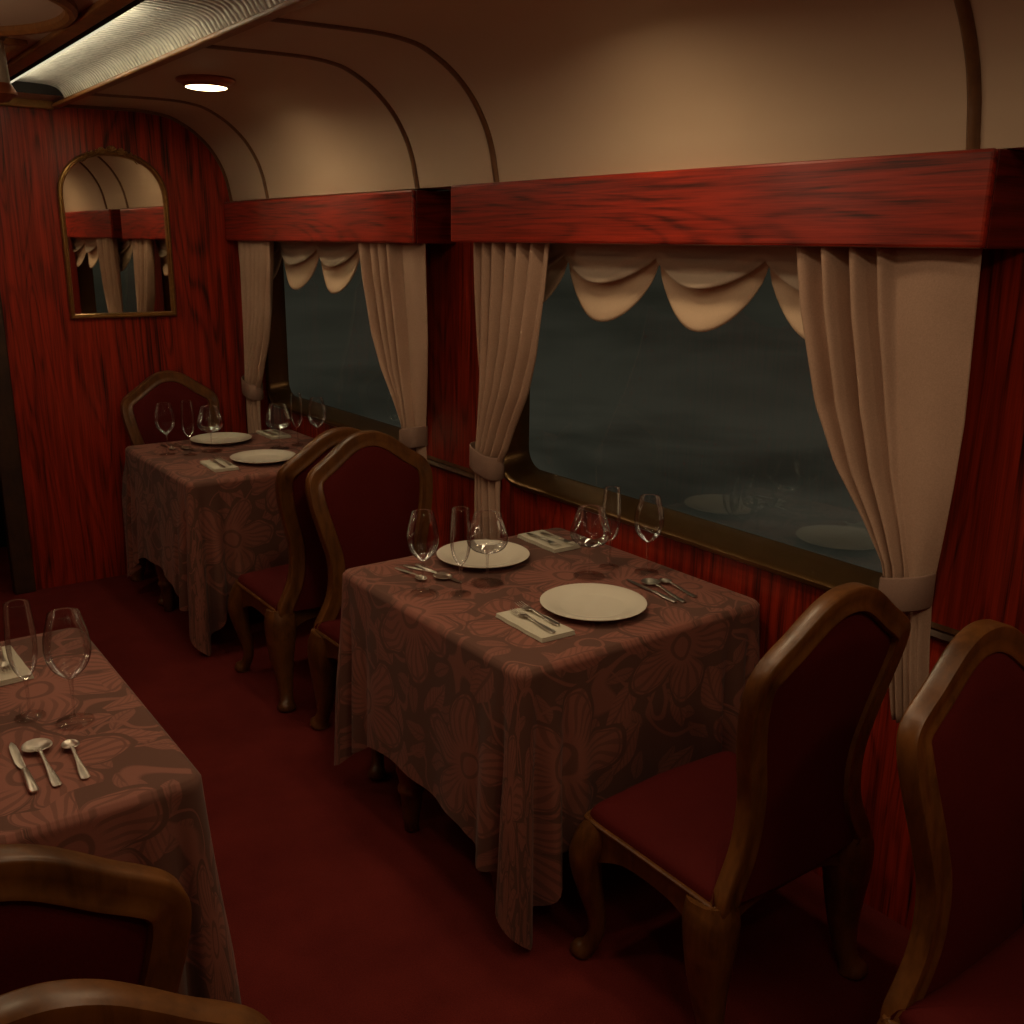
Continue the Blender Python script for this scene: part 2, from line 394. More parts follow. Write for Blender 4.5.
# ------------------------------------------------------------------ the room
def build_room():
    m = MB(); m.add([(XL - .2, YB - .1, 0), (XW + .1, YB - .1, 0), (XW + .1, YF + 1.2, 0), (XL - .2, YF + 1.2, 0)], [(0, 1, 2, 3)])
    struct(m.build('floor', CARPET, smooth=False))
    # window wall: grid with rounded openings, panels of red timber
    def opening(y0, y1, z0, z1, r, n=8):
        pts = []
        for cy, cz, a0 in ((y1 - r, z1 - r, 0), (y0 + r, z1 - r, 90), (y0 + r, z0 + r, 180), (y1 - r, z0 + r, 270)):
            for k in range(n + 1):
                a = math.radians(a0 + 90 * k / n); pts.append((cy + r * cos(a), cz + r * sin(a)))
        return pts
    bm = bmesh.new()
    def loop(pts):
        vs = [bm.verts.new((XW, *p)) for p in pts]
        return [bm.edges.new((vs[i], vs[(i + 1) % len(vs)])) for i in range(len(vs))]
    ed = loop([(YB, 0), (YF, 0), (YF, 1.945), (YB, 1.945)])
    for w0, w1 in WIN: ed += loop(opening(w0 + .012, w1 - .012, ZW0 + .012, ZW1 - .012, .10))
    bmesh.ops.triangle_fill(bm, edges=ed, use_beauty=True, normal=(-1, 0, 0))
    me = bpy.data.meshes.new('wall_right'); bm.to_mesh(me); bm.free(); me.materials.append(WOOD_V)
    struct(o := bpy.data.objects.new('wall_right', me)); COL.objects.link(o)
    md = o.modifiers.new('solid', 'SOLIDIFY'); md.thickness = .03; md.offset = -1
    # cove ceiling on the window side and its mirror image opposite
    m = MB()
    for sgn in (1, -1):
        prof = [(XC + sgn * (x - XC), z) for x, z, _ in LEDGE + COVE_S]
        m.grid([[(x, y, z) for x, z in prof] for y in (YB, YF)], flip=sgn < 0)
    # flat middle left of the light trough
    m.add([(XC - (1.22 - XC), YB, 2.345), (.86, YB, 2.345), (.86, YF, 2.345), (XC - (1.22 - XC), YF, 2.345)], [(0, 1, 2, 3)])
    # above everything: closes the trough
    m.add([(.86, YB, 2.345), (.86, YF, 2.345), (.86, YF, 2.56), (.86, YB, 2.56), (1.22, YB, 2.345), (1.22, YF, 2.345), (1.22, YF, 2.56), (1.22, YB, 2.56)],
          [(0, 1, 2, 3), (4, 7, 6, 5), (3, 2, 6, 7)])
    # cream bulkhead that ends the trough in front of the far wall
    m.box(.862, 1.218, 5.06, YF, 2.362, 2.55)
    struct(m.build('ceiling', CREAM, angle=50))
    # far bulkhead with the passage opening on the aisle side
    JX = .885
    m = MB()
    m.add([(JX, YF, 0), (XW + .05, YF, 0), (XW + .05, YF, 2.6), (JX, YF, 2.6), (JX, YF, 2.12), (.05, YF, 2.12), (.05, YF, 2.6), (XL, YF, 2.6), (XL, YF, 0), (.05, YF, 0)],
          [(0, 1, 2, 3), (4, 3, 6, 5), (9, 5, 6, 7, 8)])
    o = struct(m.build('wall_far', WOOD_V, smooth=False)); md = o.modifiers.new('solid', 'SOLIDIFY'); md.thickness = .05; md.offset = -1
    # passage behind it
    m = MB(); m.add([(JX + .3, YF + .9, 0), (-.2, YF + .9, 0), (-.2, YF + .9, 2.4), (JX + .3, YF + .9, 2.4),
                     (JX + .3, YF + .06, 0), (JX + .3, YF + .06, 2.4), (-.2, YF + .06, 0), (-.2, YF + .06, 2.4)],
                    [(0, 1, 2, 3), (4, 0, 3, 5), (1, 6, 7, 2), (5, 3, 2, 7)])
    struct(m.build('wall_passage', BLACK, smooth=False))
    m = MB(); m.box(JX - .10, JX, YF - .022, YF + .05, 0, 2.12); m.box(.05, .12, YF - .022, YF + .05, 0, 2.12); m.box(.12, JX - .10, YF - .022, YF + .05, 2.05, 2.12)
    struct(m.build('door_frame', JAMBWOOD, smooth=False, bevel=.006))
    # opposite wall and the wall behind the camera
    m = MB(); m.add([(XL, YB, 0), (XL, YF, 0), (XL, YF, 1.945), (XL, YB, 1.945)], [(0, 1, 2, 3)])
    struct(m.build('wall_left', WOOD_V, smooth=False))
    m = MB(); m.add([(XL - .1, YB, 0), (XW + .1, YB, 0), (XW + .1, YB, 2.6), (XL - .1, YB, 2.6)], [(0, 1, 2, 3)])
    struct(m.build('wall_back', WOOD_V, smooth=False))
    # arched mouldings that cross the cove
    for k, y in enumerate((4.82, 3.40, 2.88, 1.185)):
        w, d = .0145, .010
        rings = []
        pts = [Vector((x, 0, z)) for x, z, _ in COVE_S]
        for i, p in enumerate(pts):
            a, b = pts[max(0, i - 1)], pts[min(len(pts) - 1, i + 1)]
            t = (b - a).normalized(); nrm = Vector((t.z, 0, -t.x))
            if nrm.x > 0 and nrm.z > 0: nrm = -nrm
            if nrm.z > 0: nrm = -nrm
            rings.append([(p.x + nrm.x * q, y + s_, p.z + nrm.z * q) for s_, q in ((-w, -.003), (-w, d * .4), (-w * .55, d * .8), (0, d), (w * .55, d * .8), (w, d * .4), (w, -.003))])
        m = MB(); m.sweep(pts, rings); struct(m.build('trim_%d' % (k + 1), ARCWOOD, angle=60))
    # moulding where the cove meets the far bulkhead
    pts = [Vector((x, YF - .004, z - .003)) for x, z, _ in COVE_S]
    m = MB(); m.tube(pts, .011, 8); struct(m.build('trim_5', ARCWOOD))
    # dado rail under the windows
    k = 6
    for y0, y1 in ((YB, 1.295), (3.05, 3.595)):
        m = MB()
        prof = [(XW, .82), (XW - .012, .822), (XW - .02, .832), (XW - .012, .845), (XW - .016, .852), (XW, .86)]
        m.sweep(None, [[(x, y, z) for x, z in prof] for y in (y0, y1)])
        struct(m.build('trim_%d' % k, DARKWOOD)); k += 1
    # gold edge strips of the trough, beam beside it, strip at the far end
    m = MB(); m.box(1.192, 1.232, YB, YF, 2.334, 2.352); struct(m.build('trim_8', LIPWOOD, smooth=False, bevel=.006))
    m = MB(); m.box(.862, 1.204, YF - .03, YF, 2.326, 2.366); struct(m.build('trim_9', GILT, smooth=False, bevel=.006))
    m = MB(); m.box(.855, .885, YB, 5.28, 2.335, 2.40); struct(m.build('trim_10', BLACK, smooth=False, bevel=.003))
    m = MB(); m.box(.80, .855, YB, 5.28, 2.328, 2.348); struct(m.build('trim_11', LIPWOOD, smooth=False, bevel=.006))
    # panel mouldings of the ceiling on the aisle side: a ring and a rectangle
    m = MB()
    ring = [(.44 + .34 * cos(a), 3.17 + .40 * sin(a), 2.338) for a in [2 * PI * q / 64 for q in range(64)]]
    m.tube(ring, .018, 8, closed=True); struct(m.build('trim_12', LIPWOOD))
    for kk, (y0, y1) in enumerate(((3.64, 5.15),)):
        m = MB(); rc = [(.75, y0), (.75, y1), (.05, y1), (.05, y0)]
        w = .03
        m.box(.05, .77, y0 - w / 2, y0 + w / 2, 2.326, 2.346); m.box(.05, .77, y1 - w / 2, y1 + w / 2, 2.326, 2.346)
        m.box(.77 - w, .77, y0 + w / 2, y1 - w / 2, 2.326, 2.346); m.box(.05, .05 + w, y0 + w / 2, y1 - w / 2, 2.326, 2.346)
        struct(m.build('trim_13', LIPWOOD, smooth=False, bevel=.005))
build_room()

def build_window(k, w0, w1):
    def rr(y0, y1, z0, z1, r, n=8):
        pts = []
        for cy, cz, a0 in ((y1 - r, z1 - r, 0), (y0 + r, z1 - r, 90), (y0 + r, z0 + r, 180), (y1 - r, z0 + r, 270)):
            for q in range(n + 1):
                a = math.radians(a0 + 90 * q / n); pts.append((cy + r * cos(a), cz + r * sin(a)))
        return pts
    prof = [(0.00, XW + .012), (0.0, XW - .018), (.006, XW - .028), (.018, XW - .031), (.024, XW - .026), (.030, XW - .012),
            (.048, XW + .045), (.052, XW + .055), (.058, XW + .085)]
    rows = []
    for ins, x in prof:
        rows.append([(x, y, z) for y, z in rr(w0 + ins, w1 - ins, ZW0 + ins, ZW1 - ins, .115 - ins * .6)])
    m = MB(); m.grid(rows, True)
    fr = struct(m.build('window_%d' % k, BRONZE, angle=35))
    m = MB(); ring = rr(w0 + .057, w1 - .057, ZW0 + .057, ZW1 - .057, .085)
    m.add([(XW + .08, y, z) for y, z in ring], [tuple(range(len(ring)))])
    gl = m.build('pane', PANE, fr, smooth=False)
    return fr
for k, (a, b) in enumerate(WIN): build_window(k + 1, a, b)

# ------------------------------------------------------------------ pelmets
def pelmet(y0, y1, label):
    t = thing('wooden_pelmet', label, 'pelmet', (XW, (y0 + y1) / 2, 1.7505 - .006 * (y0 > 3)), 0, 'mahogany pelmet boxes over the windows')
    L = (y1 - y0) / 2; D = XW - 2.0
    m = MB(); m.box(-D, -D + .02, -L, L, 0, .194); m.build('front_board', WOOD_H, t, smooth=False, bevel=.007)
    m = MB(); m.box(-D + .02, -.002, -L + .02, L - .02, .174, .192); m.build('top_board', WOOD_H, t, smooth=False)
    for s in (-1, 1):
        m = MB(); y = s * (L - .01); m.box(-D + .0205, -.002, y - .0095, y + .0095, 0, .1935)
        m.build('end_board', WOOD_X, t, smooth=False, bevel=.002)
    return t
pelmet(1.112, 3.10, 'long polished mahogany pelmet box over the nearest window, its end board in view')
pelmet(3.365, YF - .005, 'polished mahogany pelmet box over the far window, butting the mirrored wall')

# ------------------------------------------------------------------ curtains
def curtain(inner, outer, zs, nf, seed, label, X0=2.062, amp=.027, flat=.0):
    """inner / outer: Y of the window-side and wall-side edge at heights zs (top to bottom)"""
    rnd = random.Random(seed)
    t = thing('window_curtain', label, 'curtain', (0, 0, 0), 0, 'tied-back beige curtains')
    NZ, NU = 56, 130
    ph = [rnd.uniform(-.6, .6) for _ in range(6)]
    am = [rnd.uniform(.75, 1.25) for _ in range(nf + 2)]
    ztie = zs[-3]
    rows = []
    for i in range(NZ + 1):
        z = zs[0] + (zs[-1] - zs[0]) * i / NZ
        zr = [-q for q in zs]
        yi, yo = interp(-z, zr, inner), interp(-z, zr, outer)
        wtop = abs(inner[0] - outer[0]); w = abs(yi - yo)
        squeeze = sstep(1.45, ztie + .02, z) if z > ztie else 1
        row = []
        for j in range(NU + 1):
            u = j / NU
            uu = u + .018 * sin(5 * u + z * 3 + ph[0]) * (1 - abs(2 * u - 1))
            ff = nf * (1 - flat) 
            act = 1 - sstep(1 - flat - .12, 1 - flat + .02, u) if flat > 0 else 1
            k = uu * nf
            fold = sin(2 * PI * k + ph[1] + .5 * sin(z * 4 + ph[2]))
            fold = (abs(fold) ** .75) * (1 if fold > 0 else -1)
            a = amp * am[int(min(nf, k))] * (1 - .35 * squeeze)
            x = X0 - a * fold * (act if z > ztie - .05 else .6 * act + .15) - .012 * act
            # fold lines lean towards the tie
            y = (yi + (yo - yi) * u) * .988
            x -= .025 * sin(PI * u) * squeeze + .012 * (1 - act) * sin(PI * min(1, (u - (1 - flat)) / max(.01, flat))) if flat else .025 * sin(PI * u) * squeeze
            x = min(x, XW - .03)
            row.append((x, y, z))
        rows.append(row)
    m = MB(); m.grid(rows); m.build('drape', CURTAIN, t, angle=80, solid=.003)
    # tieback band around the gathered cloth
    yi, yo = interp(-ztie, [-q for q in zs], inner), interp(-ztie, [-q for q in zs], outer)
    sl = .035 if inner[0] > outer[0] else -.035
    a, b = min(yi, yo) * .988 - .004, max(yi, yo) * .988 + .004
    rows = []
    for zz in (-.042, -.038, 0, .038, .042):
        ring = []
        for q in range(40):
            an = 2 * PI * q / 40
            cx, cy = cos(an), sin(an); e = (abs(cx) ** 2.6 + abs(cy) ** 2.6) ** (1 / 2.6)
            s_ = 1 if abs(zz) < .04 else .96
            y = (a + b) / 2 + (b - a) / 2 * cy / e * s_
            x = X0 - .02 + .046 * cx / e * s_
            f = (y - a) / (b - a)
            ring.append((x, y, ztie + zz + (.5 - f) * sl))
        rows.append(ring)
    m = MB(); m.grid(rows, True); m.build('tieback', TIEBACK, t, angle=70, solid=.003)
    return t
ZR = [1.765, 1.60, 1.38, 1.24, 1.12, 1.03, .975, .86, .66]
innR = [1.628, 1.60, 1.535, 1.46, 1.36, 1.295, 1.28, 1.262, 1.222]
outR = [1.160, 1.154, 1.147, 1.152, 1.160, 1.168, 1.170, 1.160, 1.138]
innL = [2.600, 2.625, 2.675, 2.73, 2.80, 2.845, 2.885, 2.885, 2.87]
outL = [3.034, 3.032, 3.028, 3.024, 3.026, 3.032, 3.034, 3.038, 3.045]
curtain(innR, outR, ZR, 6, 3, 'wide beige curtain behind the near chair, gathered by a band, hanging at the pelmet end', flat=.42)
curtain(innL, outL, ZR, 6, 5, 'beige curtain at the far edge of the near window, tied back behind the set table')
d = 2.255
curtain([y + d + .02 for y in innR], [y + d for y in outR], ZR, 6, 9, 'beige curtain of the far window beside the timber pier, tied back behind two chairs', flat=.35)
curtain([y + d - .005 for y in innL], [min(YF - .012, y + d - .005) for y in outL], ZR, 6, 12, 'narrow beige curtain in the corner beside the mirrored wall')

def swag(ycusps, label):
    """scalloped blind: two full swags, with half swags disappearing behind the curtains"""
    t = thing('scalloped_blind', label, 'window blind', (0, 0, 0), 0, 'scalloped cream blinds')
    def surf(ztop, zc, zb, X, bulge, pw):
        rows = []; NY = 24
        cols = []
        for (a, b) in zip(ycusps[:-1], ycusps[1:]):
            for j in range(NY):
                u = j / NY; cols.append((a + (b - a) * u, u))
        cols.append((ycusps[-1], 0))
        NZ = 22
        for i in range(NZ + 1):
            v = i / NZ; row = []
            for y, u in cols:
                s_ = abs(sin(PI * u)) ** pw
                zlow = zc + (zb - zc) * s_
                z = ztop + (zlow - ztop) * v
                x = X - bulge * (sin(PI * u) ** 2) * (v ** 1.6) - .008 * sin(v * 14 + u * 2) * v * sin(PI * u) + .012 * (1 - s_) * v
                row.append((x, y, z))
            rows.append(row)
        m = MB(); m.grid(rows); return m
    surf(1.765, 1.700, 1.512, 2.145, .022, .68).build('lower_swag', SWAG, t, angle=80, solid=.003)
    surf(1.765, 1.712, 1.632, 2.126, .022, .85).build('upper_swag', SWAG2, t, angle=80, solid=.003)
    return t
swag([3.05, 2.62, 2.192, 1.780, 1.35], 'cream scalloped blind with two full swags at the top of the near window')
swag([5.27, 4.925, 4.49, 4.08, 3.65], 'small-looking cream scalloped blind at the top of the far window beside the mirrored wall')

# ------------------------------------------------------------------ mirror on the far bulkhead
def mirror():
    t = thing('wall_mirror', 'tall arch-topped mirror with a thin gilt frame on the far timber wall', 'mirror', (1.445, YF, 1.36))
    hw, hs, ht = .262, .575, .80
    def outline(o):
        pts = [(-hw + o, 0 + o), (hw - o, 0 + o), (hw - o, hs)]
        n = 24
        for k in range(1, n):
            a = PI * k / n; cx, cy = cos(a), sin(a); e = (abs(cx) ** 2.25 + abs(cy) ** 2.25) ** (1 / 2.25)
            pts.append(((hw - o) * cx / e, hs + (ht - hs - o) * cy / e))
        pts.append((-hw + o, hs)); return pts
    def resample(pts): return pts
    rows = []
    for o, y in ((-.0, -.001), (.0, -.018), (.004, -.024), (.010, -.026), (.015, -.022), (.019, -.025), (.025, -.012), (.025, -.006)):
        rows.append([(x, y, z) for x, z in outline(o)])
    m = MB(); m.grid(rows, True); m.build('frame', GILT, t, angle=40)
    m = MB(); p = outline(.02); m.add([(x, -.008, z) for x, z in p], [tuple(range(len(p)))]); m.build('mirror_glass', MIRROR, t, smooth=False)
    # carved crest: scrolls and a shell along the top of the arch
    m = MB()
    for s in (-1, 1):
        pts = []
        for k in range(26):
            a = k / 25; ang = a * 3.6 * PI; r = .013 * (1 - a) + .002
            pts.append((s * (.045 + r * cos(ang)), -.028, ht - .004 + r * sin(ang)))
        m.tube(pts, .0045, 6)
        pts = [(s * (.02 + .11 * q), -.026, ht - .004 - .055 * q * q + .006 * sin(q * 9)) for q in [w / 10 for w in range(11)]]
        m.tube(pts, [.008 - .0055 * w / 10 for w in range(11)], 6)
        for q in range(4):
            cx = s * (.07 + .022 * q); cz = ht - .008 - .045 * ((cx - .02 * s) / .11) ** 2 * .6 + .008
            m.lathe([(.001, -.006), (.006, -.003), (.007, 0), (.005, .005), (.001, .008)], (cx, -.028, cz), 8)
    for q in range(5):
        a = PI * (.15 + .7 * q / 4)
        m.tube([(0, -.028, ht - .004), (.026 * cos(a), -.03, ht - .004 + .026 * sin(a))], [.003, .0065], 6)
    m.build('crest', GILT, t, angle=60)
mirror()

# ------------------------------------------------------------------ ceiling lights
def trough():
    t = thing('ceiling_light_trough', 'long recessed ceiling light trough lined with hammered silver metal', 'ceiling light', (0, 0, 0))
    y0, y1 = YB + .05, 5.05
    prof = [(1.203, 2.350), (1.199, 2.357), (1.180, 2.384), (1.155, 2.398), (1.11, 2.404), (.98, 2.406), (.915, 2.396), (.893, 2.380), (.888, 2.362)]
    pr = catmull([(x, z, 0) for x, z in prof], 3)
    m = MB(); n = 60
    m.grid([[(p[0], y0 + (y1 - y0) * q / n, p[1]) for p in pr] for q in range(n + 1)])
    m.build('reflector', HAMMER, t, angle=60)
    m = MB(); m.box(.888, 1.2, 5.045, 5.055, 2.362, 2.41); m.build('end_plate', BLACK, t, smooth=False)
    m = MB(); m.box(.8865, .902, 3.15, 5.02, 2.338, 2.352); m.build('light_strip', STRIP, t, smooth=False, bevel=.003)
trough()
def downlight(x, y, label):
    t = thing('recessed_downlight', label, 'ceiling light', (x, y, 2.361), 0, 'round ceiling downlights')
    m = MB(); m.lathe([(.112, 0), (.116, -.006), (.112, -.014), (.098, -.019), (.092, -.022), (.088, -.030), (.084, -.033), (.080, -.033), (.079, -.02)], n=40)
    m.build('ring', COPPER, t, angle=50)
    m = MB(); m.lathe([(.0795, -.026), (.079, -.034), (.066, -.037), (.0405, -.0385), (.001, -.039)], n=36); m.build('lens', LAMP, t)
    return t
downlight(1.515, 4.12, 'round copper-ringed ceiling downlight glowing above the far table')
downlight(1.515, 2.00, 'round copper-ringed ceiling downlight above the near window table')
downlight(XC * 2 - 1.515, 2.00, 'round copper-ringed ceiling downlight above the table across the aisle')
downlight(XC * 2 - 1.515, 4.12, 'round copper-ringed ceiling downlight above the far end of the aisle side')
downlight(1.515, -.15, 'round copper-ringed ceiling downlight above the nearest chair by the window')
downlight(XC * 2 - 1.515, -.15, 'round copper-ringed ceiling downlight nearest to the entrance on the aisle side')
def pendant():
    t = thing('hanging_lamp', 'dark hanging ceiling lamp with a veined stem and flared wooden foot at the photo edge', 'lamp', (.655, 3.52, 2.345))
    m = MB(); m.lathe([(.001, 0), (.045, 0), (.045, -.012), (.030, -.022), (.026, -.03)], n=24, close_bot=False); m.build('canopy', DARKWOOD, t)
    m = MB(); m.lathe([(.024, -.03), (.026, -.06), (.029, -.12), (.031, -.148)], n=24); m.build('stem', MARBLE, t)
    m = MB(); m.lathe([(.031, -.148), (.034, -.152), (.046, -.172), (.048, -.180), (.034, -.188), (.02, -.20), (.001, -.204)], n=24); m.build('foot', COPPER, t)
pendant()

# ------------------------------------------------------------------ chairs
def chair():
    t = thing('dining_chair', '', 'chair')
    ZS = .40
    half = [(.258, .372), (.262, .392), (.256, .418), (.236, .455), (.212, .505), (.201, .565), (.205, .64), (.227, .715), (.248, .785), (.262, .85), (.2665, .90),
            (.260, .936), (.241, .964), (.211, .986), (.172, 1.010), (.132, 1.038), (.09, 1.064), (.045, 1.081), (0, 1.086)]
    half = [(x * (1 - .05 * sstep(.5, .8, z)), z) for x, z in half]
    full = [(-x, 0, z) for x, z in half] + [(x, 0, z) for x, z in half[::-1][1:]]
    sm = catmull(full, 4)
    def lean(z): 
        q = max(0, (z - .42) / .66); return -.012 - .062 * q ** 1.2 + .018 * sin(PI * min(1, q * 1.25))
    W = .056
    def inset(d):
        out = []
        for i, p in enumerate(sm):
            a, b = sm[max(0, i - 1)], sm[min(len(sm) - 1, i + 1)]
            tt = (b - a).normalized(); nn = Vector((tt.z, 0, -tt.x))   # points inwards for left-to-right travel
            out.append(p + nn * d)
        return out
    # frame: rounded rail swept along the outline
    prof = [(0.0015, -.018), (.0, -.014), (.0, .014), (.0035, .0205), (.010, .0215), (.026, .0195), (.040, .0185), (.0445, .0225), (.0515, .0225), (W, .015), (W, -.012), (.0515, -.020), (.0445, -.020), (.040, -.017), (.024, -.0185), (.007, -.0205)]
    lines = [inset(d) for d, _ in prof]
    rings = []
    for i in range(len(sm)):
        rings.append([(lines[k][i].x, lean(sm[i].z) + prof[k][1], lines[k][i].z) for k in range(len(prof))])
    m = MB(); m.sweep(None, rings); m.build('back_frame', CHAIRWOOD, t, angle=50)
    # upholstered panel between the rails
    ins = inset(W - .008)
    left = [(p.z, abs(p.x)) for p in ins[:len(ins) // 2 + 1]]
    lz, lw = [], []
    for z, w in [q for q in left if q[0] > .385]:
        if not lz or z > lz[-1] + 1e-5: lz.append(z); lw.append(w)
    m = MB(); rowsF, rowsB = [], []
    z0, z1 = ZS - .01, lz[-1] - .002
    N, Mx = 40, 22
    for i in range(N + 1):
        f = i / N; z = z0 + (z1 - z0) * (1 - (1 - f) ** 1.5)
        w = max(.004, interp(z, lz, lw)); rf, rb = [], []
        ez = min(1, (z1 - z) / .07) * 1
        for j in range(Mx + 1):
            u = -1 + 2 * j / Mx
            e = (1 - abs(u) ** 3.2) * max(0, ez) ** .5
            rf.append((u * w, lean(z) + .008 + .020 * e, z)); rb.append((u * w, lean(z) - .008 - .012 * e, z))
        rowsF.append(rf); rowsB.append(rb)
    m.grid(rowsF); m.grid(rowsB, flip=True)
    m.build('backrest', VELVET, t, angle=80)
    # seat
    def seat_outline(o, n=10):
        c = [(-.262 + o, -.008 + o), (-.258 + o, .385), (-.242 + o * .8, .418 - o * .6), (-.14, .428 - o), (0, .436 - o), (.14, .428 - o), (.242 - o * .8, .418 - o * .6), (.258 - o, .385), (.262 - o, -.008 + o)]
        side = [Vector((x, y, 0)) for x, y in c]
        pts = [side[0], side[0].lerp(side[1], .03), side[0].lerp(side[1], .34), side[0].lerp(side[1], .67)] + side[1:8] + [side[8].lerp(side[7], .67), side[8].lerp(side[7], .34), side[8].lerp(side[7], .03), side[8],
               Vector((.14, .004 + o, 0)), Vector((0, .006 + o, 0)), Vector((-.14, .004 + o, 0))]
        return catmull(pts, 5, closed=True)
    o0, o1 = seat_outline(0), seat_outline(.045)
    corners = [Vector(q) for q in ((-.266, -.005, 0), (.266, -.005, 0), (-.262, .405, 0), (.262, .405, 0))]
    def zb(p):
        d = min((p - c).length for c in corners); return .338 - .055 * math.exp(-(d / .085) ** 2)
    rows = [[(p.x, p.y, ZS) for p in o0], [(p.x * 1.006, p.y, ZS - .012) for p in o0], [(p.x * .992, p.y, ZS - .03) for p in o0], [(p.x * .985, p.y, zb(p)) for p in o0],
            [(q.x, q.y, zb(p)) for p, q in zip(o0, o1)], [(q.x, q.y, ZS - .01) for p, q in zip(o0, o1)], [(p.x, p.y, ZS) for p in o0]]
    m = MB(); m.grid(rows, True); fr = m.build('seat_frame', CHAIRWOOD, t, angle=50)
    m = MB(); m.tube([(p.x * 1.01, p.y + (.002 if p.y > .3 else -.002), ZS - .004) for p in o0], .006, 8, closed=True)
    m.build('bead', CHAIRWOOD, fr)
    m = MB(); rows = []
    for k, (sc, z) in enumerate(((.985, ZS - .004), (.982, ZS + .010), (.955, ZS + .022), (.88, ZS + .031), (.74, ZS + .038), (.5, ZS + .042), (.25, ZS + .044), (.02, ZS + .0445))):
        rows.append([(p.x * sc, .215 + (p.y - .215) * sc, z) for p in o0])
    n = len(o0); oo = m.grid(rows, True); m.cap(oo + (len(rows) - 1) * n, n)
    m.build('seat', VELVET, t, angle=70)
    # four cabriole legs
    for sx in (-1, 1):
        pts = catmull([(.232 * sx, .380, .385), (.246 * sx, .396, .345), (.258 * sx, .410, .285), (.250 * sx, .402, .21), (.236 * sx, .388, .13), (.234 * sx, .386, .075), (.243 * sx, .400, .035), (.254 * sx, .414, .014), (.256 * sx, .416, .003)], 5)
        rr = [.036, .042, .039, .031, .0225, .0195, .021, .029, .026]
        rad = [r.x for r in catmull([(q, 0, 0) for q in rr], 5)]
        m = MB(); m.tube(pts, rad, 14, squash=2.8); m.build('leg', CHAIRWOOD, t, angle=60)
        pts = catmull([(.236 * sx, .022, .392), (.240 * sx, .016, .345), (.243 * sx, .012, .28), (.243 * sx, .010, .20), (.241 * sx, .002, .12), (.242 * sx, -.010, .065), (.247 * sx, -.022, .032), (.252 * sx, -.030, .013), (.253 * sx, -.031, .003)], 5)
        rr = [.050, .057, .053, .043, .032, .025, .026, .034, .031]
        rad = [r.x for r in catmull([(q, 0, 0) for q in rr], 5)]
        m = MB(); m.tube(pts, rad, 14, squash=2.8); m.build('leg', CHAIRWOOD, t, angle=60)
    return t
ch = chair()
CG = 'carved dining chairs with red upholstery'
def place(o, loc, rz, label): o.location = loc; o.rotation_euler = (0, 0, rz); o['label'] = label; o['group'] = CG
place(ch, (1.686, 1.197, 0), 0, 'carved chair with red seat, facing away at the near side of the large window table')
dup(ch, (1.712, .778, 0), PI, 'carved chair with red back facing the camera, cut off by the right photo edge', CG)
dup(ch, (1.675, 3.085, 0), PI, 'carved chair with red back facing the camera, beyond the near window table', CG)
dup(ch, (1.632, 3.345, 0), 0, 'carved chair seen from behind, pushed up to the far table', CG)
dup(ch, (1.612, 5.145, 0), PI, 'carved chair with red back standing against the far wall under the mirror', CG)
dup(ch, (.075, 1.20, 0), 0, 'carved chair at the table across the aisle, dark red back partly showing', CG)
dup(ch, (.075, .785, 0), PI, 'carved chair of which only the curved top rail shows at the bottom of the photo', CG)

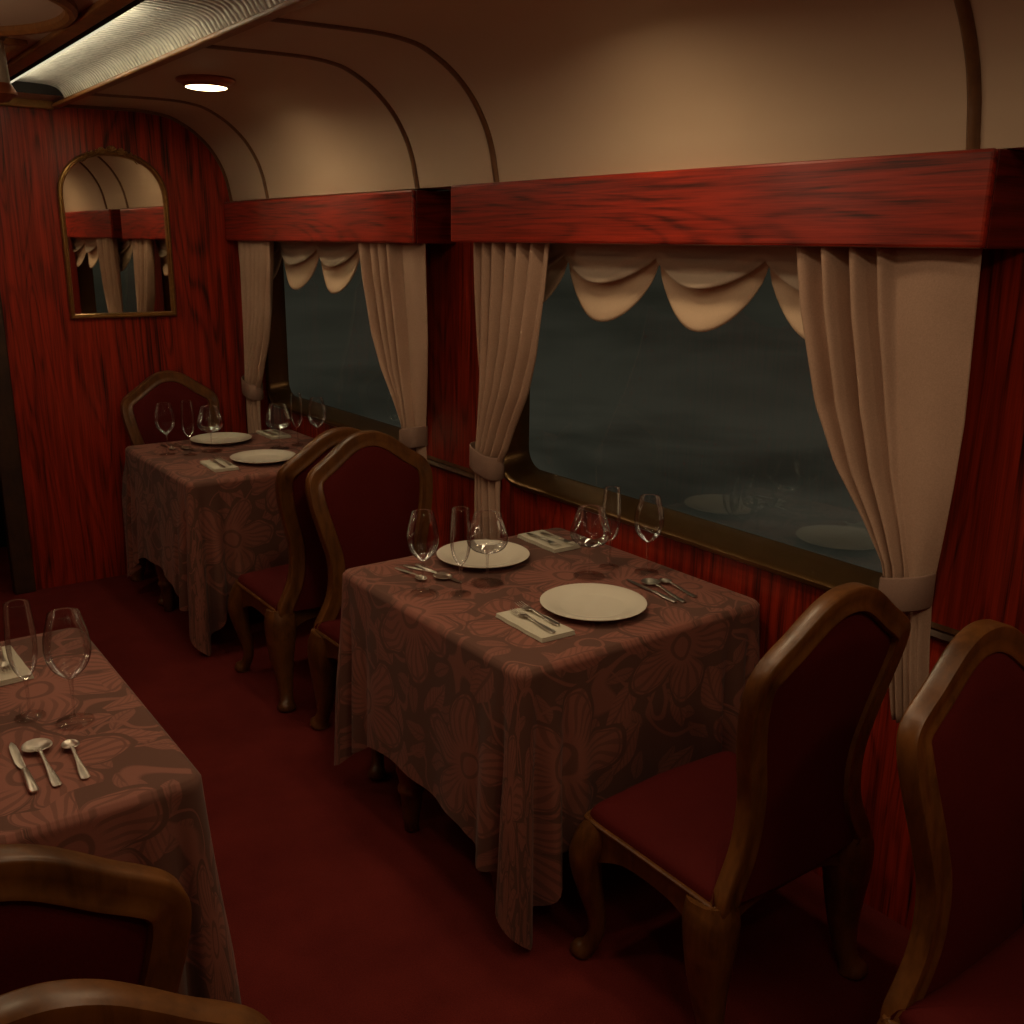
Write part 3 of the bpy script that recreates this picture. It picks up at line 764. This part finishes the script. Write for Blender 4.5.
# ------------------------------------------------------------------ tables and cloths
ZT = .77
def table():
    t = thing('dining_table', '', 'table')
    m = MB(); m.box(-.415, .415, -.45, .45, .725, .755); m.build('tabletop', TABLEWOOD, t, smooth=False, bevel=.008)
    m = MB(); m.box(-.375, .375, -.36, .30, .63, .725); m.build('apron', TABLEWOOD, t, smooth=False, bevel=.006)
    for sx in (-1, 1):
        for y in (-.33, .155):
            m = MB()
            m.lathe([(.018, 0), (.022, .004), (.026, .05), (.034, .125), (.037, .13), (.041, .14), (.041, .15), (.035, .158), (.038, .18), (.046, .21), (.047, .24), (.040, .27), (.030, .285), (.036, .30),
                     (.030, .315), (.026, .36), (.034, .52), (.036, .56), (.042, .575), (.04, .60), (.045, .635)], (sx * .375, y, 0), 20)
            m.build('leg', TABLEWOOD, t, angle=50)
    return t
def cloth(cx, cy, label, seed=1, wallx=2.188, hx=.434, hy=.468, over_seat=False, seat_dx=0):
    rnd = random.Random(seed)
    R = .035
    per = []       # (point, normal, signed distance to nearest corner centre)
    sides = [((1, 1)), ((-1, 1)), ((-1, -1)), ((1, -1))]
    pts = []
    nC, nS = 16, 72
    cs = [(hx - R, hy - R, 0), (-hx + R, hy - R, 90), (-hx + R, -hy + R, 180), (hx - R, -hy + R, 270)]
    for ci, (px, py, a0) in enumerate(cs):
        for k in range(nC + 1):
            a = math.radians(a0 + 90 * k / nC)
            pts.append((px + R * cos(a), py + R * sin(a), cos(a), sin(a)))
        nx_, ny_, na = cs[(ci + 1) % 4]
        a = math.radians(a0 + 90)
        p0 = (px + R * cos(a), py + R * sin(a)); p1 = (nx_ + R * cos(a), ny_ + R * sin(a))
        for k in range(1, nS):
            f = k / nS; f = .45 * f + .55 * (.5 - .5 * cos(PI * f))
            pts.append((p0[0] + (p1[0] - p0[0]) * f, p0[1] + (p1[1] - p0[1]) * f, cos(a), sin(a)))
    # arc-length and corner distances
    n = len(pts); s = [0]
    for i in range(1, n): s.append(s[-1] + math.hypot(pts[i][0] - pts[i - 1][0], pts[i][1] - pts[i - 1][1]))
    tot = s[-1] + math.hypot(pts[0][0] - pts[-1][0], pts[0][1] - pts[-1][1])
    cor = [s[ci * (nC + nS) + nC // 2] for ci in range(4)]
    T = [0, .02, .05, .09, .14, .2, .27, .34, .42, .5, .58, .66, .74, .82, .9, .96, 1]
    gs = lambda d, c, w: math.exp(-((d - c) / w) ** 2)
    rows = []; uvr = []
    def info(i):
        best = min(range(4), key=lambda q: min(abs(s[i] - cor[q]), tot - abs(s[i] - cor[q])))
        d = s[i] - cor[best]
        if d > tot / 2: d -= tot
        if d < -tot / 2: d += tot
        return best, d
    ph = [rnd.uniform(0, 6.28) for _ in range(4)]
    # inner rings of the top, then rounded edge, then the drop
    for f in (.02, .25, .5, .72, .88, .96):
        rows.append([(x * f, y * f, ZT - (0 if f < .9 else 0)) for x, y, _, _ in pts]); uvr.append([(x * f, y * f) for x, y, _, _ in pts])
    er = .012
    for k in range(1, 4):
        a = PI / 2 * k / 4
        rows.append([(x - nx * er * (1 - sin(a)), y - ny * er * (1 - sin(a)), ZT - er * (1 - cos(a))) for x, y, nx, ny in pts]); uvr.append([(x, y) for x, y, _, _ in pts])
    for tt in T:
        row, uv = [], []
        for i, (x, y, nx, ny) in enumerate(pts):
            b, d = info(i)
            m_ = 1 if b in (0, 2) else -1          # mirror fold layout so that folds lie on the short sides
            dd = d * m_
            tip = .245 if b in (2, 3) else .17
            drop = .500 + tip * max(0, 1 - abs(dd - .022) / .085) ** .9 + .08 * gs(dd, .11, .045) + .08 * gs(dd, -.08, .10) + .012 * sin(s[i] * 9 + ph[0])
            if over_seat and ny > .7:       # the cloth lies short where a chair is pushed in on this side
                drop = drop + (.255 - drop) * (1 - sstep(.30, .36, abs(x + seat_dx)))
            off = .004 + tt * (.018 + .009 * sin(s[i] * 13 + ph[1]) + .005 * sin(s[i] * 31 + ph[2]))
            k = min(1, tt * 1.8) * (.35 + .65 * tt)
            off += k * (.036 * gs(dd, -.004, .036) - .050 * gs(dd, .048, .014) + .040 * gs(dd, .088, .024) - .034 * gs(dd, .135, .016) + .022 * gs(dd, .18, .03)
                        - .034 * gs(dd, -.055, .014) + .018 * gs(dd, -.10, .026) - .012 * gs(dd, -.16, .02))
            z = ZT - er - (drop - er) * tt
            X = x + nx * off; Y = y + ny * off
            row.append((max(min(X, wallx - cx), XL + .015 - cx), Y, z)); uv.append((x + nx * drop * tt, y + ny * drop * tt))
        rows.append(row); uvr.append(uv)
    m = MB(); o0 = m.grid(rows, True); m.cap(0, n, True)
    me = bpy.data.meshes.new('tablecloth'); me.from_pydata(m.v, [], m.f); me.update()
    ul = me.uv_layers.new(name='flat'); flat = [q for r in uvr for q in r]
    for lp in me.loops:
        u, v = flat[lp.vertex_index]; ul.data[lp.index].uv = (u + seed * .37, v + seed * .21)
    for p in me.polygons: p.use_smooth = True
    me.materials.append(DAMASK)
    o = bpy.data.objects.new('tablecloth', me); COL.objects.link(o); o.location = (cx, cy, 0)
    tag(o, label, 'tablecloth', 'brown floral damask tablecloths')
    return o
TB = [(1.735, 2.185), (1.725, 4.475), (.097, 2.155)]
tb = table(); tb.location = (*TB[0], 0)
tb['label'] = 'table beside the near window, hidden under cloth but for one turned leg'; tb['group'] = 'cloth-covered dining tables'
dup(tb, (*TB[1], 0), 0, 'table by the far window under the mirror, dark turned leg below its cloth', 'cloth-covered dining tables')
dup(tb, (*TB[2], 0), 0, 'table across the aisle hidden under its cloth at the photo edge', 'cloth-covered dining tables')
cloth(*TB[0], 'brown floral damask cloth with long corner fold on the near window table', 1, over_seat=True, seat_dx=.06)
cloth(*TB[1], 'brown floral damask cloth on the farthest table, near the mirrored wall', 2, over_seat=True, seat_dx=.12)
cloth(*TB[2], 'brown floral damask cloth on the table across the aisle, cut by the photo edge', 3, wallx=2.6)

# ------------------------------------------------------------------ tableware
ZC = ZT + .0015
def plate():
    m = MB()
    m.lathe([(.001, .004), (.085, .004), (.092, .006), (.118, .014), (.146, .0195), (.1485, .021), (.1485, .0225), (.145, .0225), (.118, .0175), (.094, .0095), (.088, .008), (.001, .008)], n=56, close_bot=False, close_top=False)
    m.lathe([(.082, 0), (.084, .005), (.078, .005), (.076, 0)], n=56, close_bot=False, close_top=False)
    return m.build('dinner_plate', CHINA, angle=60)
def glass(kind):
    t = thing('wine_glass', '', 'glass')
    P = {'wine': ([(.006, .098), (.016, .105), (.032, .120), (.0425, .142), (.046, .165), (.043, .195), (.036, .222), (.031, .242)], .038, .098),
         'flute': ([(.005, .088), (.013, .096), (.022, .112), (.028, .136), (.030, .165), (.029, .20), (.0265, .232), (.0245, .255)], .031, .088),
         'balloon': ([(.006, .092), (.022, .097), (.045, .107), (.058, .122), (.0615, .138), (.057, .160), (.048, .188), (.0405, .214)], .048, .092)}[kind]
    prof = [tuple(p)[:2] for p in catmull([(r, z, 0) for r, z in P[0]], 4)]
    m = MB(); m.lathe([(.0005, P[2] - .002)] + prof + [(prof[-1][0] - .0008, prof[-1][1] + .0006), (prof[-1][0] - .0018, prof[-1][1])], n=32, close_top=False, close_bot=False)
    m.build('bowl', GLASS, t, angle=80)
    m = MB(); m.lathe([(.0062, P[2] + .001), (.0042, P[2] - .012), (.0034, P[2] * .5), (.0036, .02), (.0055, .009)], n=12, close_top=False, close_bot=False); m.build('stem', GLASS, t)
    R = P[1]; m = MB(); m.lathe([(.0055, .0095), (.012, .0058), (R * .8, .0030), (R * .97, .0022), (R, .0014), (R * .985, .0003)], n=32, close_top=False, close_bot=False); m.build('foot', GLASSF, t)
    return t
def bar(m, stations):
    """flat bar along local x: stations (x, halfwidth, z, halfthick)"""
    rings = []
    for x, w, z, h in stations:
        rings.append([(x, w * cos(a), z + h * sin(a)) for a in [2 * PI * k / 12 for k in range(12)]])
    m.sweep(None, rings)
def spoon(L, bw, bl, round_=False):
    """handle end at x=0, bowl tip at x=L"""
    t = thing('spoon', '', 'spoon')
    m = MB(); H = L - bl
    bar(m, [(0, .004, .003, .001), (.004, .0085, .003, .0013), (.03, .0085, .0035, .0014), (H * .55, .0048, .006, .0016), (H * .85, .0034, .010, .0018), (H + .006, .0042, .0105, .0015)])
    m.build('handle', STEEL, t)
    m = MB(); rows = []; N = 14
    for i in range(N + 1):
        f = i / N; x = H + bl * f
        w = bw * (max(0, 1 - (2 * f - 1) ** 2)) ** .5 if round_ else bw * (max(0, 1 - (2 * f ** .85 - 1) ** 2)) ** .5
        w = max(.0008, w); row = []
        for j in range(11):
            u = -1 + 2 * j / 10
            dp = .0085 * (1 - u * u) * sin(PI * min(1, max(0, f)))
            row.append((x, u * w, .0108 - .002 * f - dp))
        rows.append(row)
    m.grid(rows); m.build('spoon_bowl', STEEL, t, solid=.0012, angle=80)
    return t
def knife():
    t = thing('table_knife', '', 'knife')
    m = MB(); bar(m, [(0, .006, .0045, .002), (.006, .0092, .0045, .0035), (.05, .0085, .0045, .0038), (.095, .0062, .0045, .0035), (.10, .005, .0045, .0028)]); m.build('handle', STEEL, t)
    m = MB(); rows = []
    for x, a, b in ((.098, -.004, .004), (.115, -.005, .0085), (.13, -.005, .0105), (.18, -.005, .0105), (.205, -.004, .009), (.218, -.001, .006), (.224, .002, .003)):
        rows.append([(x, a, .0045), (x, (a + b) / 2, .0055), (x, b, .0045), (x, (a + b) / 2, .0038)])
    m.sweep(None, rows); m.build('blade', STEEL, t, angle=30)
    return t
def fork(L):
    t = thing('fork', '', 'fork')
    m = MB(); H = L - .065
    bar(m, [(0, .004, .003, .001), (.004, .0085, .003, .0013), (.03, .0085, .0035, .0014), (H * .6, .0045, .005, .0016), (H * .9, .0032, .008, .0018), (H + .004, .004, .008, .0015)])
    m.build('handle', STEEL, t)
    m = MB()
    bar(m, [(H, .004, .008, .0014), (H + .008, .009, .0065, .0012), (H + .02, .0125, .005, .0012), (H + .026, .0125, .0045, .0012)])
    for k in range(4):
        y = (k - 1.5) * .0072
        bar(m, [(H + .024, .0021, .0046, .0011)] + [(H + .045, .0018, .005, .0010), (L, .0009, .0085, .0006)])
        for q in range(-36, 0): m.v[q] = (m.v[q][0], m.v[q][1] + y, m.v[q][2])
    m.build('tines', STEEL, t, angle=60)
    return t
def napkin():
    t = thing('folded_napkin', '', 'napkin')
    m = MB()
    def sheet(w, l, z0, z1, nx=6, ny=12, sag=0):
        rows = []
        prof = [(-w, (z0 + z1) / 2), (-w + .002, z1), (w - .004, z1 - .0006), (w, z1 - .001), (w, z0), (-w + .002, z0)]
        for i in range(ny + 1):
            y = -l + 2 * l * i / ny
            rows.append([(x, y, z + .0008 * sin(i * 1.3)) for x, z in prof])
        m.sweep(None, rows)
    sheet(.054, .107, 0, .004); sheet(.053, .106, .0045, .008); sheet(.0525, .105, .0085, .012)
    m.build('linen', NAPKIN, t, angle=50)
    return t

def label_set(tbl, which):
    pass
P0 = plate()
glasses = {k: glass(k) for k in ('wine', 'flute', 'balloon')}
KN, SP, TS, FK, NP = knife(), spoon(.205, .028, .062), spoon(.165, .0165, .043), fork(.185), napkin()
used = set()
def put(src, x, y, z, rz, label, group):
    if src.name not in used:
        used.add(src.name); src.location = (x, y, z); src.rotation_euler = (0, 0, rz); src['label'] = label; src['group'] = group; return src
    return dup(src, (x, y, z), rz, label, group)
P0['category'] = 'plate'
NEAR, FAR, LEFT = 'near window table', 'far table', 'table across the aisle'
GP, GG, GS, GK, GF, GN = 'white dinner plates', 'stemmed glasses', 'spoons', 'table knives', 'forks on napkins', 'folded white napkins'
GNAME = {'wine': 'tulip-shaped wine glass', 'flute': 'slim tall flute glass', 'balloon': 'wide balloon wine glass'}

def aim(p, q): return math.atan2(q[1] - p[1], q[0] - p[0])
def setting_near(dx, dy, T):
    put(P0, 1.722 + dx, 1.945 + dy, ZC, 0, 'white plate on the %s, the one nearer the chair seen from behind' % T, GP)
    for kind, x, y, ex in (('balloon', 1.895, 2.165, 'behind the nearer plate'), ('flute', 2.005, 2.195, 'behind the nearer plate'), ('wine', 2.065, 2.09, 'closest to the window sill')):
        put(glasses[kind], x + dx, y + dy, ZC, 0, '%s on the %s, %s' % (GNAME[kind], T, ex), GG)
    for src, p, q, lab, gr in ((KN, (1.944, 1.845), (1.965, 2.07), 'knife right of the nearer plate on the %s', GK),
                               (SP, (1.966, 1.832), (2.012, 2.08), 'large spoon between knife and small spoon, window side of the %s', GS),
                               (TS, (2.024, 1.842), (2.045, 2.02), 'small spoon closest to the window on the %s', GS)):
        put(src, p[0] + dx, p[1] + dy, ZC, aim(p, q), lab % T, gr)
    put(NP, 1.509 + dx, 1.935 + dy, ZC, -.035, 'folded white napkin with two forks left of the nearer plate on the %s' % T, GN)
    put(FK, 1.497 + dx, 1.838 + dy, ZC + .0135, PI / 2 - .04, 'aisle-side fork on the napkin by the nearer plate, %s' % T, GF)
    put(FK, 1.540 + dx, 1.872 + dy, ZC + .0135, PI / 2 - .03, 'fork closest to the nearer plate on its napkin, %s' % T, GF)
def setting_far(dx, dy, T):
    put(P0, 1.719 + dx, 2.478 + dy, ZC, 0, 'white plate on the %s, at the seat farther from the camera' % T, GP)
    for kind, x, y, ex in (('wine', 1.40, 2.32, 'closest to the aisle edge'), ('flute', 1.484, 2.252, 'between two others, aisle side'), ('balloon', 1.600, 2.285, 'in front of the farther plate')):
        put(glasses[kind], x + dx, y + dy, ZC, .5, '%s on the %s, %s' % (GNAME[kind], T, ex), GG)
    for src, p, q, lab, gr in ((TS, (1.447, 2.560), (1.452, 2.40), 'small spoon nearest the aisle by the farther plate, %s', GS),
                               (SP, (1.480, 2.565), (1.515, 2.395), 'large spoon by the farther plate, aisle side of the %s', GS),
                               (KN, (1.512, 2.545), (1.53, 2.325), 'knife beside the farther plate on the %s', GK)):
        put(src, p[0] + dx, p[1] + dy, ZC, aim(p, q), lab % T, gr)
    put(NP, 2.008 + dx, 2.508 + dy, ZC, PI - .03, 'folded white napkin with two forks beside the farther plate on the %s' % T, GN)
    put(FK, 1.985 + dx, 2.595 + dy, ZC + .0135, -PI / 2 - .02, 'fork nearer the farther plate on its napkin, %s' % T, GF)
    put(FK, 2.030 + dx, 2.575 + dy, ZC + .0135, -PI / 2 + .03, 'window-side fork on the napkin by the farther plate, %s' % T, GF)
setting_near(0, 0, NEAR); setting_far(0, 0, NEAR)
setting_near(0, 2.31, FAR); setting_far(0, 2.30, FAR)
# the table across the aisle
put(glasses['flute'], .316, 2.13, ZC, 0, 'slim tall flute glass on the table across the aisle, cut by the photo edge', GG)
put(glasses['wine'], .388, 2.055, ZC, 0, 'tulip-shaped wine glass near the aisle corner of the table across the aisle', GG)
for src, p, q, lab, gr in ((KN, (.258, 1.80), (.262, 2.03), 'knife on the table across the aisle, beside the large spoon', GK),
                           (SP, (.298, 1.80), (.297, 2.02), 'large round spoon on the table across the aisle, between knife and small spoon', GS),
                           (TS, (.347, 1.798), (.353, 1.965), 'small spoon on the table across the aisle, closest to the aisle', GS)):
    put(src, p[0], p[1], ZC, aim(p, q), lab, gr)
put(NP, .305, 2.435, ZC, .04, 'folded white napkin on the table across the aisle behind the flute glass', GN)
put(FK, .322, 2.36 + .18, ZC + .0135, -PI / 2 - .02, 'fork on the napkin of the table across the aisle', GF)

# ------------------------------------------------------------------ world, lights, camera
w = bpy.data.worlds.new('night_landscape'); SC.world = w; w.use_nodes = True
nt = w.node_tree; nt.nodes.clear(); g = G(nt)
out = nt.nodes.new('ShaderNodeOutputWorld'); bg = nt.nodes.new('ShaderNodeBackground')
tc = nt.nodes.new('ShaderNodeTexCoord'); mp = nt.nodes.new('ShaderNodeMapping'); mp.inputs['Scale'].default_value = (2.2, 2.2, 11)
g.link(tc.outputs['Generated'], mp.inputs[0])
n = g.noise(mp.outputs[0], 1.6, 4, .55, .3)
sx = nt.nodes.new('ShaderNodeSeparateXYZ'); g.link(tc.outputs['Generated'], sx.inputs[0])
base = g.ramp(g.m('MULTIPLY_ADD', sx.outputs[2], .8, .5), [(.0, (.038, .037, .028)), (.30, (.031, .030, .0215)), (.48, (.021, .0205, .0145)), (1, (.012, .014, .013))])
c = g.mix(g.ramp(n, [(.40, 0.0), (.66, 1.0)]), base, (.0135, .0135, .0095))
g.link(c, bg.inputs[0]); bg.inputs[1].default_value = 1.0; g.link(bg.outputs[0], out.inputs[0])

def area(name, loc, size, power, col, rot=(0, 0, 0), shape='DISK', sizey=None, spread=180):
    l = bpy.data.lights.new(name, 'AREA'); l.shape = shape; l.size = size
    if sizey: l.size_y = sizey
    l.energy = power; l.color = col; l.spread = math.radians(spread)
    o = bpy.data.objects.new(name, l); COL.objects.link(o); o.location = loc; o.rotation_euler = rot; return o
WARM = (1, .74, .45)
for i, (x, y, p) in enumerate(((1.515, 4.12, 2.7), (1.515, 2.0, 3.6), (.285, 2.0, 2.2), (.285, 4.12, 1.8), (1.515, -.15, 2.6), (.285, -.15, 2.0))):
    area('downlight_glow', (x, y, 2.318), .145, p * .8, WARM, spread=168)
area('trough_glow', (.912, 4.05, 2.345), .03, 9.0, (1, .88, .62), (0, math.radians(180), 0), 'RECTANGLE', 1.7)

area('trough_fill_panel', (1.04, .9, 2.352), .22, 8.5, (1, .76, .48), (0, 0, 0), 'RECTANGLE', 3.0, spread=178)  # added fill panel out of view, evens the light on cove and walls

def fill_point(name, loc, power, col, rad=.05):
    l = bpy.data.lights.new(name, 'POINT'); l.energy = power; l.color = col; l.shadow_soft_size = rad
    o = bpy.data.objects.new(name, l); COL.objects.link(o); o.location = loc; return o
fill_point('left_side_fill', (-.22, 3.1, 1.95), 1.2, (1, .76, .5))  # no fixture here: added unseen light to lift the left side
fill_point('left_ceiling_fill', (.15, 3.05, 2.10), 2.0, (1, .80, .55), .07)  # added unseen light close under the left ceiling to brighten it
cam = bpy.data.cameras.new('camera'); co = bpy.data.objects.new('camera', cam); COL.objects.link(co); SC.camera = co
yaw, pitch, roll, F = 6.36452955e-01, 2.65379850e-01, 1.27775941e-02, 9.89622918e+02
f = Vector((sin(yaw) * cos(pitch), cos(yaw) * cos(pitch), -sin(pitch))); r = Vector((cos(yaw), -sin(yaw), 0)); u = r.cross(f)
r2 = r * cos(roll) + u * sin(roll); u2 = -r * sin(roll) + u * cos(roll)
M = Matrix((r2, u2, -f)).transposed().to_4x4(); M.translation = Vector((0, 0, 1.75)); co.matrix_world = M
cam.sensor_width = 36; cam.lens = 36 * F / 1024; cam.clip_start = .02; cam.clip_end = 100
SC.view_settings.view_transform = 'Standard'; SC.view_settings.look = 'None'; SC.view_settings.exposure = 0; SC.view_settings.gamma = 1
